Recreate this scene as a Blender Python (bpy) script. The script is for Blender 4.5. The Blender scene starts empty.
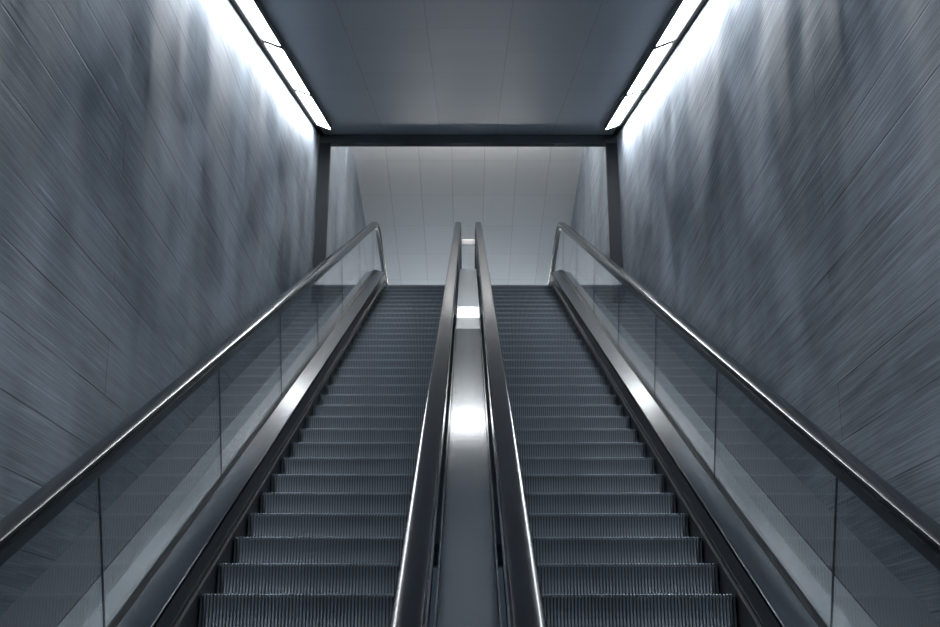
import bpy, bmesh, math, random
from mathutils import Vector, Matrix
R = math.radians
random.seed(7)
S = bpy.context.scene
COL = S.collection

# ------------------------------------------------------------------ camera, world, exposure
CAM_Z = 1.6
cam_data = bpy.data.cameras.new('camera')
cam_data.sensor_width = 36.0
cam_data.lens = 1300.0 / 940.0 * 36.0
cam_data.clip_end = 200
cam = bpy.data.objects.new('camera', cam_data)
COL.objects.link(cam)
cam.location = (0, 0, CAM_Z)
cam.rotation_euler = (R(90 + 22.6), 0, R(-0.09))
S.camera = cam

W = bpy.data.worlds.new('world')
S.world = W
W.use_nodes = True
W.node_tree.nodes['Background'].inputs[0].default_value = (0.55, 0.75, 1.0, 1)
W.node_tree.nodes['Background'].inputs[1].default_value = 0.05
S.view_settings.view_transform = 'Standard'
S.view_settings.look = 'None'
S.view_settings.gamma = 1
S.view_settings.exposure = 0.0
S.cycles.use_denoising = True
S.cycles.max_bounces = 14
S.cycles.diffuse_bounces = 5
S.cycles.glossy_bounces = 12
S.cycles.transparent_max_bounces = 24
LAMP = 28.5          # strip lights of the shaft
HALL = 28.0           # pendant and added lights of the upper hall
SPOT = 25.0         # recessed downlights of the upper hall
LAMP_RGB = (0.94, 0.97, 1.0, 1)
HALL_RGB = (0.98, 0.975, 0.965, 1)

# ------------------------------------------------------------------ materials
def new_mat(name):
    m = bpy.data.materials.new(name)
    m.use_nodes = True
    nt = m.node_tree
    return m, nt, nt.nodes['Principled BSDF']

def N(nt, t, **kw):
    n = nt.nodes.new(t)
    for k, v in kw.items():
        setattr(n, k, v)
    return n

def simple(name, rgb, rough, metal=0.0, spec=0.5, noise=0.0, nscale=(20, 20, 20), coat=0.0):
    m, nt, b = new_mat(name)
    b.inputs['Base Color'].default_value = (*rgb, 1)
    b.inputs['Roughness'].default_value = rough
    b.inputs['Metallic'].default_value = metal
    b.inputs['Specular IOR Level'].default_value = spec
    b.inputs['Coat Weight'].default_value = coat
    if noise:
        tc = N(nt, 'ShaderNodeTexCoord'); mp = N(nt, 'ShaderNodeMapping')
        mp.inputs['Scale'].default_value = nscale
        nt.links.new(tc.outputs['Object'], mp.inputs[0])
        nz = N(nt, 'ShaderNodeTexNoise'); nz.inputs['Detail'].default_value = 4
        nt.links.new(mp.outputs[0], nz.inputs['Vector'])
        mr = N(nt, 'ShaderNodeMapRange')
        mr.inputs['From Min'].default_value = 0.3; mr.inputs['From Max'].default_value = 0.7
        mr.inputs['To Min'].default_value = max(0.02, rough - noise); mr.inputs['To Max'].default_value = rough + noise
        nt.links.new(nz.outputs['Fac'], mr.inputs['Value'])
        nt.links.new(mr.outputs[0], b.inputs['Roughness'])
        mx = N(nt, 'ShaderNodeMix', data_type='RGBA')
        mx.inputs[6].default_value = (*[c * 0.85 for c in rgb], 1)
        mx.inputs[7].default_value = (*[min(1, c * 1.12) for c in rgb], 1)
        nt.links.new(nz.outputs['Fac'], mx.inputs[0])
        nt.links.new(mx.outputs[2], b.inputs['Base Color'])
    return m

M = {}
def brushed(name, rgb, rough, aniso):
    """metal brushed along the slope: reflections spread sideways"""
    m, nt, b = new_mat(name)
    b.inputs['Base Color'].default_value = (*rgb, 1)
    b.inputs['Metallic'].default_value = 1.0
    b.inputs['Roughness'].default_value = rough
    b.inputs['Anisotropic'].default_value = aniso
    t = N(nt, 'ShaderNodeCombineXYZ'); t.inputs[0].default_value = 1.0
    nt.links.new(t.outputs[0], b.inputs['Tangent'])
    return m
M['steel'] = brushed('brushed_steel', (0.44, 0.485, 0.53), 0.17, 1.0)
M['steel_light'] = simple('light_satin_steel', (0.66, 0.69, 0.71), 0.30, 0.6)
M['deck'] = brushed('shaded_brushed_steel', (0.26, 0.29, 0.325), 0.22, 1.0)  # same steel as the divider, with dim reflections put into a darker colour
M['satin'] = simple('satin_aluminium', (0.30, 0.335, 0.36), 0.38, 0.5)
M['black'] = simple('gap_shade_black', (0.004, 0.005, 0.006), 0.6, 0, 0.1)  # near-black stands in for the shade of the gap beside the strip lights
M['skirt'] = simple('dark_skirt', (0.030, 0.036, 0.044), 0.42, 0.0, noise=0.06)
M['rubber'] = simple('handrail_rubber', (0.014, 0.017, 0.021), 0.17, 0.0, 0.15)
M['guide'] = simple('guide_metal', (0.10, 0.115, 0.135), 0.35, 0.8)
M['gasket'] = simple('black_gasket', (0.012, 0.014, 0.018), 0.5)
M['brush'] = simple('brush_bristles', (0.05, 0.055, 0.062), 0.7, noise=0.1, nscale=(50, 50, 50))
M['step'] = simple('step_aluminium', (0.122, 0.152, 0.185), 0.42, 0.5, noise=0.08, nscale=(6, 6, 6))
M['step_dark'] = simple('step_groove', (0.035, 0.042, 0.053), 0.6, 0.2)
M['ledge'] = simple('dark_ledge', (0.05, 0.06, 0.072), 0.6, noise=0.08)
M['trim'] = simple('portal_trim', (0.06, 0.07, 0.082), 0.5, 0.0)
M['edge'] = simple('lamp_edge_metal', (0.11, 0.12, 0.13), 0.6, 0.0, 0.2)
M['jamb'] = simple('jamb_shade', (0.016, 0.02, 0.025), 0.6, 0.0, 0.2)  # darker copy of the portal trim: the jambs' shade is in the colour
M['reflector'] = simple('downlight_reflector', (0.03, 0.03, 0.032), 0.6)
M['housing'] = simple('lamp_housing', (0.04, 0.045, 0.05), 0.5, 0.3)
M['endcap'] = simple('lamp_endcap', (0.03, 0.033, 0.036), 0.6, 0.0, spec=0.2)
M['landing'] = simple('landing_stone', (0.42, 0.46, 0.50), 0.5, noise=0.08, nscale=(3, 3, 3))
M['floor'] = simple('floor_stone', (0.16, 0.18, 0.21), 0.4, noise=0.08, nscale=(3, 3, 3))

def emit(name, rgb, strength):
    m, nt, b = new_mat(name)
    b.inputs['Base Color'].default_value = (0.8, 0.8, 0.8, 1)
    b.inputs['Emission Color'].default_value = rgb
    b.inputs['Emission Strength'].default_value = strength
    return m
M['lamp'] = emit('strip_diffuser', LAMP_RGB, LAMP)
M['spot'] = emit('downlight_source', HALL_RGB, SPOT)
M['added_hall_lamp'] = emit('added_hall_diffuser', HALL_RGB, HALL)
M['pendant'] = emit('pendant_diffuser', HALL_RGB, HALL * 0.55)
M['hall_up'] = emit('added_uplight', HALL_RGB, HALL * 8.0)

def glass_mat():
    m, nt, b = new_mat('balustrade_glass')
    nt.nodes.remove(b)
    out = nt.nodes['Material Output']
    geo = N(nt, 'ShaderNodeNewGeometry')
    mr = N(nt, 'ShaderNodeMapRange')                      # a thin slab: same index seen from both faces
    mr.inputs['To Min'].default_value = 1.5; mr.inputs['To Max'].default_value = 1 / 1.5
    nt.links.new(geo.outputs['Backfacing'], mr.inputs['Value'])
    fr = N(nt, 'ShaderNodeFresnel'); nt.links.new(mr.outputs[0], fr.inputs['IOR'])
    tr = N(nt, 'ShaderNodeBsdfTransparent'); tr.inputs[0].default_value = (0.92, 0.935, 0.945, 1)
    gl = N(nt, 'ShaderNodeBsdfGlossy'); gl.inputs['Roughness'].default_value = 0.0
    gl.inputs[0].default_value = (1, 1, 1, 1)
    mx = N(nt, 'ShaderNodeMixShader')
    nt.links.new(fr.outputs[0], mx.inputs[0]); nt.links.new(tr.outputs[0], mx.inputs[1]); nt.links.new(gl.outputs[0], mx.inputs[2])
    nt.links.new(mx.outputs[0], out.inputs['Surface'])
    return m
M['glass'] = glass_mat()

def math_node(nt, op, a, b):
    n = N(nt, 'ShaderNodeMath', operation=op)
    for i, v in enumerate((a, b)):
        if isinstance(v, (int, float)):
            n.inputs[i].default_value = v
        else:
            nt.links.new(v, n.inputs[i])
    return n.outputs[0]

def noise_node(nt, vec, scale, detail=3, rough=0.55):
    mp = N(nt, 'ShaderNodeMapping'); mp.inputs['Scale'].default_value = scale
    nt.links.new(vec, mp.inputs[0])
    nz = N(nt, 'ShaderNodeTexNoise'); nz.inputs['Scale'].default_value = 1.0
    nz.inputs['Detail'].default_value = detail; nz.inputs['Roughness'].default_value = rough
    nt.links.new(mp.outputs[0], nz.inputs['Vector'])
    return nz.outputs['Fac']

def ramp(nt, v, lo, hi, a=0.0, b=1.0):
    mr = N(nt, 'ShaderNodeMapRange')
    mr.inputs['From Min'].default_value = lo; mr.inputs['From Max'].default_value = hi
    mr.inputs['To Min'].default_value = a; mr.inputs['To Max'].default_value = b
    nt.links.new(v, mr.inputs['Value'])
    return mr.outputs[0]

def concrete(name, seed, gr=1.15):
    """board-marked concrete: long boards laid nearly level, grain along the boards, soft vertical relief and run stains"""
    m, nt, b = new_mat(name)
    tc = N(nt, 'ShaderNodeTexCoord')
    sh = N(nt, 'ShaderNodeMapping'); sh.inputs['Location'].default_value = (seed, seed * 3.1, seed * 1.7)
    nt.links.new(tc.outputs['Object'], sh.inputs[0])
    rot = N(nt, 'ShaderNodeMapping'); rot.inputs['Rotation'].default_value = (R(-6.5), 0, 0)
    nt.links.new(sh.outputs[0], rot.inputs[0])
    sep = N(nt, 'ShaderNodeSeparateXYZ'); nt.links.new(rot.outputs[0], sep.inputs[0])
    cb = N(nt, 'ShaderNodeCombineXYZ')
    nt.links.new(sep.outputs['Y'], cb.inputs['X']); nt.links.new(sep.outputs['Z'], cb.inputs['Y'])
    brick = N(nt, 'ShaderNodeTexBrick'); brick.offset = 0.37
    brick.inputs['Scale'].default_value = 1.0
    brick.inputs['Brick Width'].default_value = 4.3; brick.inputs['Row Height'].default_value = 0.31
    brick.inputs['Mortar Size'].default_value = 0.006; brick.inputs['Mortar Smooth'].default_value = 0.6
    nt.links.new(cb.outputs[0], brick.inputs['Vector'])
    tone = N(nt, 'ShaderNodeTexBrick'); tone.offset = 0.37
    tone.inputs['Scale'].default_value = 1.0
    tone.inputs['Brick Width'].default_value = 4.3; tone.inputs['Row Height'].default_value = 0.31
    tone.inputs['Mortar Size'].default_value = 0.0
    tone.inputs['Color1'].default_value = (0.45, 0.45, 0.45, 1); tone.inputs['Color2'].default_value = (0.55, 0.55, 0.55, 1)
    nt.links.new(cb.outputs[0], tone.inputs['Vector'])
    seam_mask = ramp(nt, noise_node(nt, rot.outputs[0], (1, 0.7, 3.0), 2), 0.36, 0.52)
    seam = math_node(nt, 'MULTIPLY', brick.outputs['Fac'], seam_mask)
    grain = noise_node(nt, rot.outputs[0], (1, 1.3, 42), 5, 0.6)
    grain2 = noise_node(nt, rot.outputs[0], (1, 0.5, 13), 3, 0.6)
    scr = ramp(nt, noise_node(nt, rot.outputs[0], (1, 1.1, 75), 2, 0.5), 0.61, 0.69)     # light scratches along the boards
    fine = noise_node(nt, rot.outputs[0], (1, 1.6, 120), 2, 0.5)
    cloud = noise_node(nt, sh.outputs[0], (1, 0.9, 0.7), 4, 0.55)
    stain = noise_node(nt, sh.outputs[0], (1, 1.1, 0.22), 3, 0.5)
    v = math_node(nt, 'ADD', ramp(nt, grain, 0.25, 0.75, -0.12 * gr, 0.12 * gr), ramp(nt, grain2, 0.25, 0.75, -0.06 * gr, 0.06 * gr))
    v = math_node(nt, 'ADD', v, ramp(nt, fine, 0.3, 0.7, -0.16 * gr, 0.16 * gr))
    v = math_node(nt, 'ADD', v, ramp(nt, cloud, 0.25, 0.75, -0.20, 0.20))
    v = math_node(nt, 'ADD', v, ramp(nt, stain, 0.3, 0.7, -0.14, 0.14))
    v = math_node(nt, 'ADD', v, math_node(nt, 'MULTIPLY', math_node(nt, 'SUBTRACT', tone.outputs['Color'], 0.5), 1.6))
    v = math_node(nt, 'ADD', v, math_node(nt, 'MULTIPLY', scr, 0.4))
    v = math_node(nt, 'SUBTRACT', v, math_node(nt, 'MULTIPLY', seam, 0.55))
    v = math_node(nt, 'MAXIMUM', math_node(nt, 'ADD', v, 1.0), 0.15)
    cc = N(nt, 'ShaderNodeVectorMath', operation='SCALE')
    cc.inputs[0].default_value = (0.255, 0.290, 0.330)
    nt.links.new(v, cc.inputs['Scale'])
    nt.links.new(cc.outputs[0], b.inputs['Base Color'])
    b.inputs['Roughness'].default_value = 0.62
    b.inputs['Specular IOR Level'].default_value = 0.35
    # relief
    wave = noise_node(nt, sh.outputs[0], (1, 0.62, 0.36), 2, 0.45)
    bp = N(nt, 'ShaderNodeBump'); bp.inputs['Strength'].default_value = 0.8; bp.inputs['Distance'].default_value = 0.58
    nt.links.new(wave, bp.inputs['Height'])
    h = math_node(nt, 'ADD', math_node(nt, 'MULTIPLY', grain, 0.5), math_node(nt, 'MULTIPLY', grain2, 0.8))
    h = math_node(nt, 'SUBTRACT', h, math_node(nt, 'MULTIPLY', seam, 0.8))
    bp2 = N(nt, 'ShaderNodeBump'); bp2.inputs['Strength'].default_value = 0.5; bp2.inputs['Distance'].default_value = 0.006
    nt.links.new(h, bp2.inputs['Height']); nt.links.new(bp.outputs[0], bp2.inputs['Normal'])
    nt.links.new(bp2.outputs[0], b.inputs['Normal'])
    return m
M['concrete_a'] = concrete('board_concrete_left', 0.0)
M['concrete_b'] = concrete('board_concrete_right', 5.3, 1.8)

def panels(name, rgb, rough, metal, w, d, x0, y0, gap, seam_dark, var=0.06):
    """flat panels in a grid; generated along the object's own X and Y"""
    m, nt, b = new_mat(name)
    tc = N(nt, 'ShaderNodeTexCoord')
    mp = N(nt, 'ShaderNodeMapping'); mp.inputs['Location'].default_value = (x0, y0, 0)
    nt.links.new(tc.outputs['Object'], mp.inputs[0])
    br = N(nt, 'ShaderNodeTexBrick'); br.offset = 0.0; br.squash = 1.0
    br.inputs['Scale'].default_value = 1.0
    br.inputs['Brick Width'].default_value = w; br.inputs['Row Height'].default_value = d
    br.inputs['Mortar Size'].default_value = gap; br.inputs['Mortar Smooth'].default_value = 0.2
    br.inputs['Color1'].default_value = (*[c * (1 - var) for c in rgb], 1)
    br.inputs['Color2'].default_value = (*[c * (1 + var) for c in rgb], 1)
    br.inputs['Mortar'].default_value = (*[c * seam_dark for c in rgb], 1)
    nt.links.new(mp.outputs[0], br.inputs['Vector'])
    nt.links.new(br.outputs['Color'], b.inputs['Base Color'])
    b.inputs['Roughness'].default_value = rough; b.inputs['Metallic'].default_value = metal
    bp = N(nt, 'ShaderNodeBump'); bp.inputs['Strength'].default_value = 0.5; bp.inputs['Distance'].default_value = 0.004
    bp.invert = True
    nt.links.new(br.outputs['Fac'], bp.inputs['Height'])
    nt.links.new(bp.outputs[0], b.inputs['Normal'])
    return m
M['ceiling'] = panels('metal_ceiling_panels', (0.29, 0.335, 0.385), 0.46, 0.45, 0.73, 0.88, 0.365, 0.0, 0.003, 0.6, 0.03)
M['hall_ceiling'] = panels('hall_ceiling_panels', (0.68, 0.68, 0.675), 0.5, 0.0, 0.56, 1.25, 0.28, 0.3, 0.006, 0.72, 0.025)

# ------------------------------------------------------------------ mesh helpers
def link_mesh(name, verts, faces, mat, parent=None, smooth=False, bevel=0.0):
    me = bpy.data.meshes.new(name)
    me.from_pydata([tuple(v) for v in verts], [], faces)
    bm = bmesh.new(); bm.from_mesh(me)
    bmesh.ops.recalc_face_normals(bm, faces=bm.faces)
    if bevel:
        bmesh.ops.bevel(bm, geom=[e for e in bm.edges], offset=bevel, segments=2, affect='EDGES', profile=0.5)
    bm.to_mesh(me); bm.free()
    if smooth:
        me.polygons.foreach_set('use_smooth', [True] * len(me.polygons))
        me.set_sharp_from_angle(angle=R(35))
    me.materials.append(mat)
    o = bpy.data.objects.new(name, me)
    COL.objects.link(o)
    if parent:
        o.parent = parent
    return o

BOX_F = [(0, 1, 3, 2), (4, 6, 7, 5), (0, 4, 5, 1), (2, 3, 7, 6), (0, 2, 6, 4), (1, 5, 7, 3)]
def box_vf(x0, x1, y0, y1, z0, z1, off=0):
    v = [(x, y, z) for x in (x0, x1) for y in (y0, y1) for z in (z0, z1)]
    return v, [tuple(i + off for i in f) for f in BOX_F]

def box(name, x0, x1, y0, y1, z0, z1, mat, parent=None, bevel=0.0):
    v, f = box_vf(x0, x1, y0, y1, z0, z1)
    return link_mesh(name, v, f, mat, parent, bevel=bevel)

def structure(o):
    o['kind'] = 'structure'
    return o

def thing(name, label, cat, loc=(0, 0, 0), group=None):
    o = bpy.data.objects.new(name, None)
    COL.objects.link(o)
    o.empty_display_size = 0.2
    o.location = loc
    o['label'] = label; o['category'] = cat
    if group:
        o['group'] = group
    return o

# ------------------------------------------------------------------ the line of the step noses
Z_TOP = 9.95
T30 = math.tan(R(30))
Z0 = -0.887
def make_path():
    """points (y, z, ty, tz) of the nosing line: lower landing, 30 degree incline, upper landing"""
    P = []
    yb = (0 - Z0) / T30; r1 = 1.7; t1 = r1 * math.tan(R(15))
    yt = (Z_TOP - Z0) / T30; r2 = 1.25; t2 = r2 * math.tan(R(15))
    P.append((0.45, 0.0, 1, 0))
    for i in range(13):
        a = R(30) * i / 12
        P.append((yb - t1 + r1 * math.sin(a), r1 * (1 - math.cos(a)), math.cos(a), math.sin(a)))
    ys, zs = yt - t2 * math.cos(R(30)), Z_TOP - t2 * math.sin(R(30))
    y_low, z_low = P[-1][0], P[-1][1]
    for i in range(1, 24):
        k = i / 24
        P.append((y_low + (ys - y_low) * k, z_low + (zs - z_low) * k, math.cos(R(30)), math.sin(R(30))))
    for i in range(13):
        a = R(30) * (1 - i / 12)
        P.append((yt + t2 - r2 * math.sin(a), Z_TOP - r2 * (1 - math.cos(a)), math.cos(a), math.sin(a)))
    P.append((20.9, Z_TOP, 1, 0))
    L = [0.0]
    for p, q in zip(P, P[1:]):
        L.append(L[-1] + math.hypot(q[0] - p[0], q[1] - p[1]))
    return P, L
PATH, PLEN = make_path()
def nose_z(y):
    if y <= PATH[0][0]:
        return PATH[0][1]
    for p, q in zip(PATH, PATH[1:]):
        if p[0] <= y <= q[0]:
            return p[1] + (q[1] - p[1]) * (y - p[0]) / max(1e-9, q[0] - p[0])
    return Z_TOP
def path_at(s):
    s = min(max(s, 0), PLEN[-1])
    for i in range(len(PATH) - 1):
        if s <= PLEN[i + 1]:
            k = (s - PLEN[i]) / max(1e-9, PLEN[i + 1] - PLEN[i])
            return tuple(a + (b - a) * k for a, b in zip(PATH[i], PATH[i + 1]))
    return PATH[-1]
def s_of_y(y):
    for i in range(len(PATH) - 1):
        if PATH[i][0] <= y <= PATH[i + 1][0]:
            return PLEN[i] + (PLEN[i + 1] - PLEN[i]) * (y - PATH[i][0]) / max(1e-9, PATH[i + 1][0] - PATH[i][0])
    return PLEN[-1]
def span(s0, s1):
    s0 = max(s0, 0); s1 = min(s1, PLEN[-1])
    return [path_at(s0)] + [p for p, l in zip(PATH, PLEN) if s0 + 1e-4 < l < s1 - 1e-4] + [path_at(s1)]

def sweep(name, prof, pts, mat, parent, smooth=True, closed_ends=True):
    """prof: closed loop of (x, n), n measured square to the path; pts: path points"""
    V, F = [], []
    k = len(prof)
    for (y, z, ty, tz) in pts:
        l = math.hypot(ty, tz); ty /= l; tz /= l
        for (x, n) in prof:
            V.append((x, y - tz * n, z + ty * n))
    for i in range(len(pts) - 1):
        for j in range(k):
            a, b = i * k + j, i * k + (j + 1) % k
            F.append((a, b, b + k, a + k))
    if closed_ends:
        F.append(tuple(range(k)))
        F.append(tuple(range((len(pts) - 1) * k, len(pts) * k)))
    return link_mesh(name, V, F, mat, parent, smooth)

def rect(x0, x1, n0, n1):
    return [(x0, n0), (x1, n0), (x1, n1), (x0, n1)]
def round_rect(x0, x1, n0, n1, r, seg=4):
    pts = []
    for cx, cy, a0 in ((x1 - r, n1 - r, 0), (x0 + r, n1 - r, 90), (x0 + r, n0 + r, 180), (x1 - r, n0 + r, 270)):
        for i in range(seg + 1):
            a = R(a0 + 90 * i / seg)
            pts.append((cx + r * math.cos(a), cy + r * math.sin(a)))
    return pts

# ------------------------------------------------------------------ the shell: walls, ceilings, floors
WX = 1.95
CS = R(20.7)
HC = 2.906
def ceil_pt(t, n=0.0):
    """point on the sloped ceiling: t along the slope from below the camera, n below the ceiling"""
    h = HC - n
    return (t * math.cos(CS) - h * math.sin(CS), CAM_Z + t * math.sin(CS) + h * math.cos(CS))

PORTAL_Y = 14.87
HALL_Z = 12.65
Y0, Y1 = -5.0, 36.0
structure(box('wall_left', -WX - 0.3, -WX, Y0, Y1, -0.6, 13.4, M['concrete_a']))
structure(box('wall_right', WX, WX + 0.3, Y0, Y1, -0.6, 13.4, M['concrete_b']))
structure(box('wall_back', -WX - 0.3, WX + 0.3, Y0 - 0.3, Y0, -0.6, 6, M['concrete_a']))
structure(box('wall_far', -WX - 0.3, WX + 0.3, Y1, Y1 + 0.3, 9, 13.4, M['concrete_b']))
structure(box('floor', -WX, WX, Y0, 1.1, -0.3, -0.02, M['floor']))
structure(box('floor_upper', -WX, WX, 20.1, Y1, Z_TOP - 0.35, Z_TOP - 0.01, M['landing']))
SPOTS = [22.9, 27.1, 31.3]
SH = 0.14            # half the side of a downlight opening
def hall_ceiling():
    V, F = [], []
    def add(*b):
        v, f = box_vf(*b, off=len(V)); V.extend(v); F.extend(f)
    ya = PORTAL_Y + 0.10
    add(-WX, -SH, ya, Y1, HALL_Z, HALL_Z + 0.3)
    add(SH, WX, ya, Y1, HALL_Z, HALL_Z + 0.3)
    edges = [ya] + [e for y in SPOTS for e in (y - SH, y + SH)] + [Y1]
    for a, b in zip(edges[::2], edges[1::2]):
        add(-SH, SH, a, b, HALL_Z, HALL_Z + 0.3)
    return link_mesh('ceiling_upper', V, F, M['hall_ceiling'])
structure(hall_ceiling())

TR_X = 1.712       # inner edge of the light trough
T_LOW, T_END = -2.0, 16.93
def sloped_slab(name, x0, x1, t0, t1, n0, n1, mat, parent=None, origin=None):
    """slab on the ceiling slope in its own tilted frame so its panel grid follows the slope"""
    v, f = box_vf(x0, x1, t0, t1, n0, n1)
    o = link_mesh(name, v, f, mat, parent)
    y, z = ceil_pt(0)
    o.location = (0, y, z); o.rotation_euler = (CS, 0, 0)
    return o
structure(sloped_slab('ceiling', -TR_X, TR_X, T_LOW, T_END, 0, 0.18, M['ceiling']))
structure(sloped_slab('trim_1', -WX, -TR_X, T_LOW, T_END, 0.09, 0.18, M['housing']))
structure(sloped_slab('trim_2', TR_X, WX, T_LOW, T_END, 0.09, 0.18, M['housing']))
def gap_strip(name, sx):
    """black strip as the shade in the gap beside the lights; its added lip shades the wall top"""
    prof = [(1.889, -0.022), (1.912, -0.022), (1.909, 0.0), (WX, 0.0), (WX, 0.09), (1.889, 0.09)]
    V = [(sx * a, t, b) for t in (T_LOW, T_END) for a, b in prof]
    F = [tuple(range(6)), tuple(range(6, 12))] + [(k, (k + 1) % 6, 6 + (k + 1) % 6, 6 + k) for k in range(6)]
    o = link_mesh(name, V, F, M['black'])
    y, z = ceil_pt(0)
    o.location = (0, y, z); o.rotation_euler = (CS, 0, 0)
    return structure(o)
gap_strip('trim_8', -1)
gap_strip('trim_9', 1)
structure(sloped_slab('trim_10', -1.888, -TR_X - 0.001, 16.31, T_END, 0, 0.09, M['ceiling']))
structure(sloped_slab('trim_11', TR_X + 0.001, 1.888, 16.31, T_END, 0, 0.09, M['ceiling']))
yl, zl = ceil_pt(T_LOW)
structure(box('ceiling_lower', -WX, WX, Y0, yl, zl, zl + 0.2, M['ceiling']))

# portal at the top of the shaft: header and two jambs, the wall above it closing the hall
hy, hz = ceil_pt(17.0)
structure(box('trim_3', -WX, WX, PORTAL_Y, PORTAL_Y + 0.10, hz - 0.115, HALL_Z + 0.2, M['trim']))
for i, sx in ((4, -1), (5, 1)):
    xa, xb = sorted((sx * (WX - 0.145), sx * WX))
    structure(box('trim_%d' % i, xa, xb, PORTAL_Y, PORTAL_Y + 0.10, 5.6, hz - 0.115, M['jamb']))

# ------------------------------------------------------------------ strip lights along both ceiling edges
LEN = 2.2
names = ['farthest', 'second from the far end', 'third from the far end', 'fourth from the far end', 'fifth from the far end',
         'sixth from the far end', 'seventh from the far end', 'eighth from the far end']
def strip_light(sx, i):
    side = 'left' if sx < 0 else 'right'
    t1 = 16.30 - i * LEN; t0 = t1 - LEN
    y, z = ceil_pt((t0 + t1) / 2)
    th = thing('strip_light', 'white strip light along the %s wall, %s of its row' % (side, names[i]),
               'light', (sx * 1.82, y, z), 'strip lights above the %s wall' % side)
    th.rotation_euler = (CS, 0, 0)
    h = LEN / 2 - 0.050
    # the diffuser leans towards the wall: its inner edge hangs 45 mm lower than the outer one
    xo, xi = 0.063, -0.096
    zo, zi = 0.0, -0.060
    def wedge(name, y0, y1, zt, dz, mat):
        q = [(xo, zo + dz), (xi, zi + dz), (xi, zt), (xo, zt)]
        V = [(sx * a, y, b) for y in (y0, y1) for a, b in q]
        F = [(0, 1, 2, 3), (4, 7, 6, 5)] + [(k, 4 + k, 4 + (k + 1) % 4, (k + 1) % 4) for k in range(4)]
        return link_mesh(name, V, F, mat, th)
    wedge('diffuser', -h + 0.022, h - 0.022, 0.03, 0.0, M['lamp'])
    wedge('housing', -h, h, 0.085, 0.032 + 0.060, M['housing'])
    for e in (-1, 1):
        ya, yb = sorted((e * (h + 0.030), e * (h - 0.021)))
        wedge('end_cap', ya, yb, 0.03, -0.002, M['endcap'])
    xa, xb = sorted((sx * (xi - 0.001), sx * (xi - 0.010)))
    box('edge_trim', xa, xb, -h, h, -0.063, 0.02, M['edge'], th)
for sx in (-1, 1):
    for i in range(8):
        strip_light(sx, i)

# ------------------------------------------------------------------ lights of the upper hall
def added_hall_light(label, x0, x1, y0, y1, z):  # out of view, added to brighten the hall ceiling
    th = thing('added_ceiling_light', label, 'light', ((x0 + x1) / 2, (y0 + y1) / 2, z), 'lights of the upper hall')
    w, d = (x1 - x0) / 2, (y1 - y0) / 2
    box('diffuser', -w + 0.02, w - 0.02, -d + 0.02, d - 0.02, -0.05, -0.02, M['added_hall_lamp'], th)
    box('frame', -w, w, -d, d, -0.02, 0.0, M['endcap'], th)
added_hall_light('added unseen ceiling light deep in the upper hall, nearer the escalators', -1.4, -0.3, 26.0, 27.2, HALL_Z)
added_hall_light('added unseen ceiling light deep in the upper hall, nearer the end wall', 0.3, 1.4, 26.0, 27.2, HALL_Z)
ul = thing('pendant_light', 'long slim pendant light just behind the portal header', 'light', (0, 17.07, 11.9), 'lights of the upper hall')
box('diffuser', -1.5, 1.5, -0.06, 0.06, -0.02, 0.0, M['pendant'], ul)
box('housing', -1.5, 1.5, -0.075, 0.075, 0.001, 0.05, M['endcap'], ul)
box('added_uplight', -1.5, 1.5, -0.06, 0.06, 0.051, 0.06, M['hall_up'], ul)  # unseen upward glow added to the pendant to brighten the hall ceiling
for x in (-1.2, 1.2):
    box('suspension_rod', x - 0.008, x + 0.008, -0.008, 0.008, 0.05, HALL_Z - 11.9, M['endcap'], ul)
def downlight(y, label):
    th = thing('downlight', label, 'light', (0, y, HALL_Z), 'recessed downlights of the upper hall')
    a, d = SH - 0.002, 0.14
    box('diffuser', -a + 0.012, a - 0.012, -a + 0.012, a - 0.012, d, d + 0.01, M['spot'], th)
    V, F = [], []
    for b in ((-a, -a + 0.01, -a, a), (a - 0.01, a, -a, a), (-a + 0.01, a - 0.01, -a, -a + 0.01), (-a + 0.01, a - 0.01, a - 0.01, a)):
        v, f = box_vf(*b, 0.0, 0.2, off=len(V)); V.extend(v); F.extend(f)
    link_mesh('reflector', V, F, M['reflector'], th)
for y, l in zip(SPOTS, ('square downlight glowing between the tops of the inner handrails',
                        'square downlight deeper in the upper hall, second from the end wall', 'square downlight nearest the end wall of the upper hall')):
    downlight(y, l)

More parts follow.
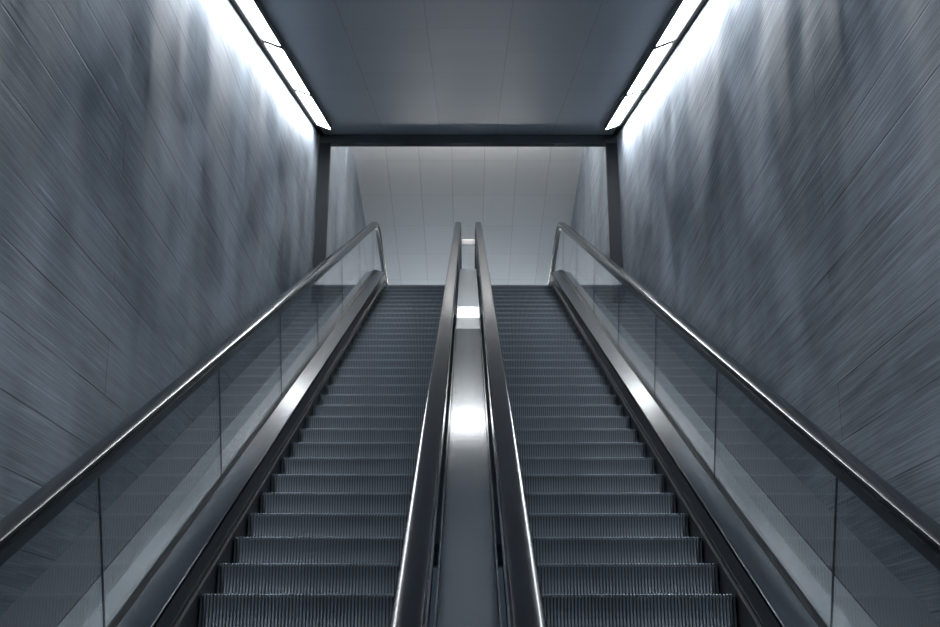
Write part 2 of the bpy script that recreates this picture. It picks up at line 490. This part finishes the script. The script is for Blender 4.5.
# ------------------------------------------------------------------ escalator step
def step_mesh(width=1.0, ribs=60):
    def prof(inset):
        p = [(0.405, -inset), (inset + 0.006, -inset), (inset, -inset - 0.006)]
        for i in range(1, 7):
            t = i / 6
            p.append((inset + 0.014 * math.sin(math.pi * t), -inset - 0.006 - 0.225 * t))
        return p
    V, F, mats = [], [], []
    def strip(x0, x1, pr, back, mi):
        b = len(V); k = len(pr)
        for x in (x0, x1):
            V.extend((x, y, z) for y, z in pr)
            V.extend((x, y, z) for y, z in back)
        n = k + len(back)
        for j in range(n):
            F.append((b + j, b + (j + 1) % n, b + n + (j + 1) % n, b + n + j)); mats.append(mi)
        F.append(tuple(range(b, b + n))); mats.append(mi)
        F.append(tuple(range(b + n, b + 2 * n))); mats.append(mi)
    strip(0, width, prof(0.010), [(0.06, -0.235), (0.405, -0.06)], 1)
    pitch = width / ribs
    inner = prof(0.0105)
    outer = prof(0.0)
    for r in range(ribs):
        x0 = r * pitch + pitch * 0.22; x1 = x0 + pitch * 0.56
        b = len(V); k = len(outer)
        for x in (x0, x1):
            V.extend((x, y, z) for y, z in outer)
            V.extend((x, y, z) for y, z in inner)
        o = 2 * k
        for j in range(k - 1):
            F.append((b + j, b + j + 1, b + o + j + 1, b + o + j)); mats.append(0)
            F.append((b + j, b + j + 1, b + k + j + 1, b + k + j)); mats.append(0)
            F.append((b + o + j, b + o + j + 1, b + o + k + j + 1, b + o + k + j)); mats.append(0)
        F.append((b, b + o, b + o + k, b + k)); mats.append(0)
        F.append((b + k - 1, b + o + k - 1, b + o + 2 * k - 1, b + 2 * k - 1)); mats.append(0)
    me = bpy.data.meshes.new('step')
    me.from_pydata(V, [], F)
    me.materials.append(M['step']); me.materials.append(M['step_dark'])
    me.polygons.foreach_set('material_index', mats)
    bm = bmesh.new(); bm.from_mesh(me)
    bmesh.ops.recalc_face_normals(bm, faces=bm.faces)
    bm.to_mesh(me); bm.free()
    return me
STEP = step_mesh()

# ------------------------------------------------------------------ escalators
XI, XO = 0.297, 1.297           # step edges
RAIL_O, RAIL_I = 1.455, 0.154    # balustrade lines
SEAMS = [s_of_y(4.95 * math.cos(R(30)) + 1.22 * math.sin(R(30)) + 0.05) + 0.53 + 2.49 * k for k in range(-1, 8)]

def handrail_loop(x, n):
    """the moving rubber belt: the long run on top with a half-turn at each newel"""
    pts = []
    rr = 0.30
    a, b = PATH[0], PATH[-1]
    for i in range(13):
        th = math.pi * i / 12
        pts.append((a[0] - rr * math.sin(th), a[1] + n - rr + rr * -math.cos(th), -math.cos(th), -0.0 + math.sin(th)))
    # tangent of the turn runs from -y at the bottom, up, to +y on top
    run = []
    for (y, z, ty, tz) in PATH:
        run.append((y - tz * n, z + ty * n, ty, tz))
    end = []
    for i in range(13):
        th = math.pi * i / 12
        end.append((b[0] + rr * math.sin(th), b[1] + n - rr + rr * math.cos(th), math.cos(th), -math.sin(th)))
    return pts[:-1] + run + end[1:]

def balustrade(root, sx, xg, inner_dir, outer):
    """xg: line of the glass; inner_dir: +1 when the steps lie towards larger |x|; sx mirrors"""
    def X(v):
        return sx * v
    full = span(0, PLEN[-1])
    e = XO if outer else XI                     # step edge
    d = -1 if outer else 1                      # towards the steps
    g = xg
    def mir(prof):
        return [(X(a), n) for a, n in prof]
    # skirt panel, brush, inner deck
    sk = e - d * 0.008
    sweep('skirt_panel', mir(rect(sk, sk - d * 0.012, -0.45, 0.169)), full, M['skirt'], root, False)
    sweep('skirt_brush', mir([(sk, 0.045), (sk + d * 0.012, 0.050), (sk + d * 0.022, 0.040), (sk + d * 0.022, 0.034), (sk, 0.030)]), full, M['brush'], root, False)
    sweep('brush_holder', mir(rect(sk, sk + d * 0.008, 0.046, 0.062)), full, M['guide'], root, False)
    gi = g + d * 0.031                          # foot of the deck at the glass
    sweep('inner_deck', mir([(sk, 0.158), (sk, 0.176), (sk - d * 0.004, 0.181), (gi, 0.214), (gi, 0.198)]), full, M['deck'], root, False)
    sweep('gasket', mir(round_rect(min(g + d * 0.004, gi), max(g + d * 0.004, gi), 0.13, 0.222, 0.004)), full, M['gasket'], root)
    if outer:
        go = g - d * 0.006
        sweep('outer_deck', mir([(go, 0.15), (go, 0.216), (go - d * 0.03, 0.218), (go - d * 0.205, 0.214), (go - d * 0.205, 0.15)]), full, M['satin'], root, False)
    # glass panes with open joints
    ends = [0.0] + [s for s in SEAMS if 0.2 < s < PLEN[-1] - 0.4] + [PLEN[-1]]
    for s0, s1 in zip(ends, ends[1:]):
        sweep('glass_panel', mir(rect(g - 0.005, g + 0.005, 0.19, 0.90)), span(s0 + 0.004, s1 - 0.004), M['glass'], root, False)
    for s in ends[1:-1]:
        sweep('glass_seal', mir(rect(g - 0.0045, g + 0.0045, 0.21, 0.895)), span(s - 0.0025, s + 0.0025), M['gasket'], root, False)
    # guide and handrail
    sweep('handrail_guide', mir(round_rect(g - 0.028, g + 0.028, 0.872, 0.933, 0.006)), full, M['guide'], root)
    pr = [(g + a, b) for a, b in [(-0.024, -0.042), (-0.041, -0.040), (-0.045, -0.031), (-0.045, -0.016), (-0.039, -0.005), (-0.025, 0.0),
                                  (0.025, 0.0), (0.039, -0.005), (0.045, -0.016), (0.045, -0.031), (0.041, -0.040), (0.024, -0.042)]]
    sweep('handrail', mir(pr), handrail_loop(g, 0.967), M['rubber'], root)

def escalator(sx, label):
    root = thing('escalator', label, 'escalator', (sx * 0.797, 1.3, 0.0), 'two parallel escalators')
    loc = root.location.copy()
    y = 6.327 - 0.4 * 13
    k = 0
    while y < 20.0:
        o = bpy.data.objects.new('step', STEP)
        COL.objects.link(o)
        o.location = (min(sx * XI, sx * XO), y, nose_z(y))
        o.parent = root
        y += 0.4
    balustrade(root, sx, RAIL_O, -1, True)
    balustrade(root, sx, RAIL_I, 1, False)
    xa, xb = sorted((sx * XI, sx * XO))
    box('comb_plate', xa, xb, 0.4, 1.45, -0.04, 0.006, M['step'], root)
    box('landing_plate', xa, xb, 19.9, 20.9, Z_TOP - 0.05, Z_TOP + 0.006, M['step'], root)
    # casing under the steps
    sweep('truss_casing', [(sx * (XI - 0.02), -0.75), (sx * (XO + 0.3), -0.75), (sx * (XO + 0.3), -0.45), (sx * (XI - 0.02), -0.45)],
          span(s_of_y(1.4), PLEN[-1]), M['gasket'], root, False)
    for c in root.children:
        c.location = c.location - loc
escalator(-1, 'left escalator, rising between the left concrete wall and the steel divider')
escalator(1, 'right escalator, rising between the right concrete wall and the steel divider')

# ------------------------------------------------------------------ steel deck between the two inner balustrades
dd = thing('divider_deck', 'polished steel deck between the two inner handrails', 'deck panel', (0, 1.3, 0))
def deck_piece(s0, s1, n0, n1=None, mat=None):
    w = 0.128
    n1 = n0 if n1 is None else n1
    pts = span(s0, s1)
    o = sweep('deck_plate', [(-w, n0 - 0.02), (w, n0 - 0.02), (w, n0), (-w, n0)], pts, mat or M['steel'], dd, False)
    L = [0.0]
    for p, q in zip(pts, pts[1:]):
        L.append(L[-1] + math.hypot(q[0] - p[0], q[1] - p[1]))
    for v in o.data.vertices:
        y, z, ty, tz = pts[v.index // 4]
        k = L[v.index // 4] / L[-1] * (n1 - n0)
        v.co.y -= tz * k; v.co.z += ty * k
    return o
S_SEAM = s_of_y(12.98); S_B = s_of_y(13.74); S_C = S_B + 0.47
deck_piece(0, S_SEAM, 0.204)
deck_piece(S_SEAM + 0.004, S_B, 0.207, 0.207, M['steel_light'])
deck_piece(S_B + 0.002, S_C, 0.207, 0.275, M['steel'])          # added short ramp up to the raised head cover, tilted to catch a highlight
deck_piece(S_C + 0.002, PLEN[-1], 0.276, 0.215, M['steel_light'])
for sx in (-1, 1):
    xa, xb = sorted((sx * 0.128, sx * 0.136))
    sweep('edge_strip', rect(xa, xb, 0.18, 0.245), span(0, PLEN[-1]), M['steel'], dd, False)
for c in dd.children:
    c.location = c.location - dd.location

# ------------------------------------------------------------------ dark sloping ledges closing the gap to the walls
for i, sx in ((6, -1), (7, 1)):
    xa, xb = sorted((sx * 1.685, sx * WX))
    structure(sweep('trim_%d' % i, rect(xa, xb, -0.3, 0.20), span(0, PLEN[-1]), M['ledge'], None, False))
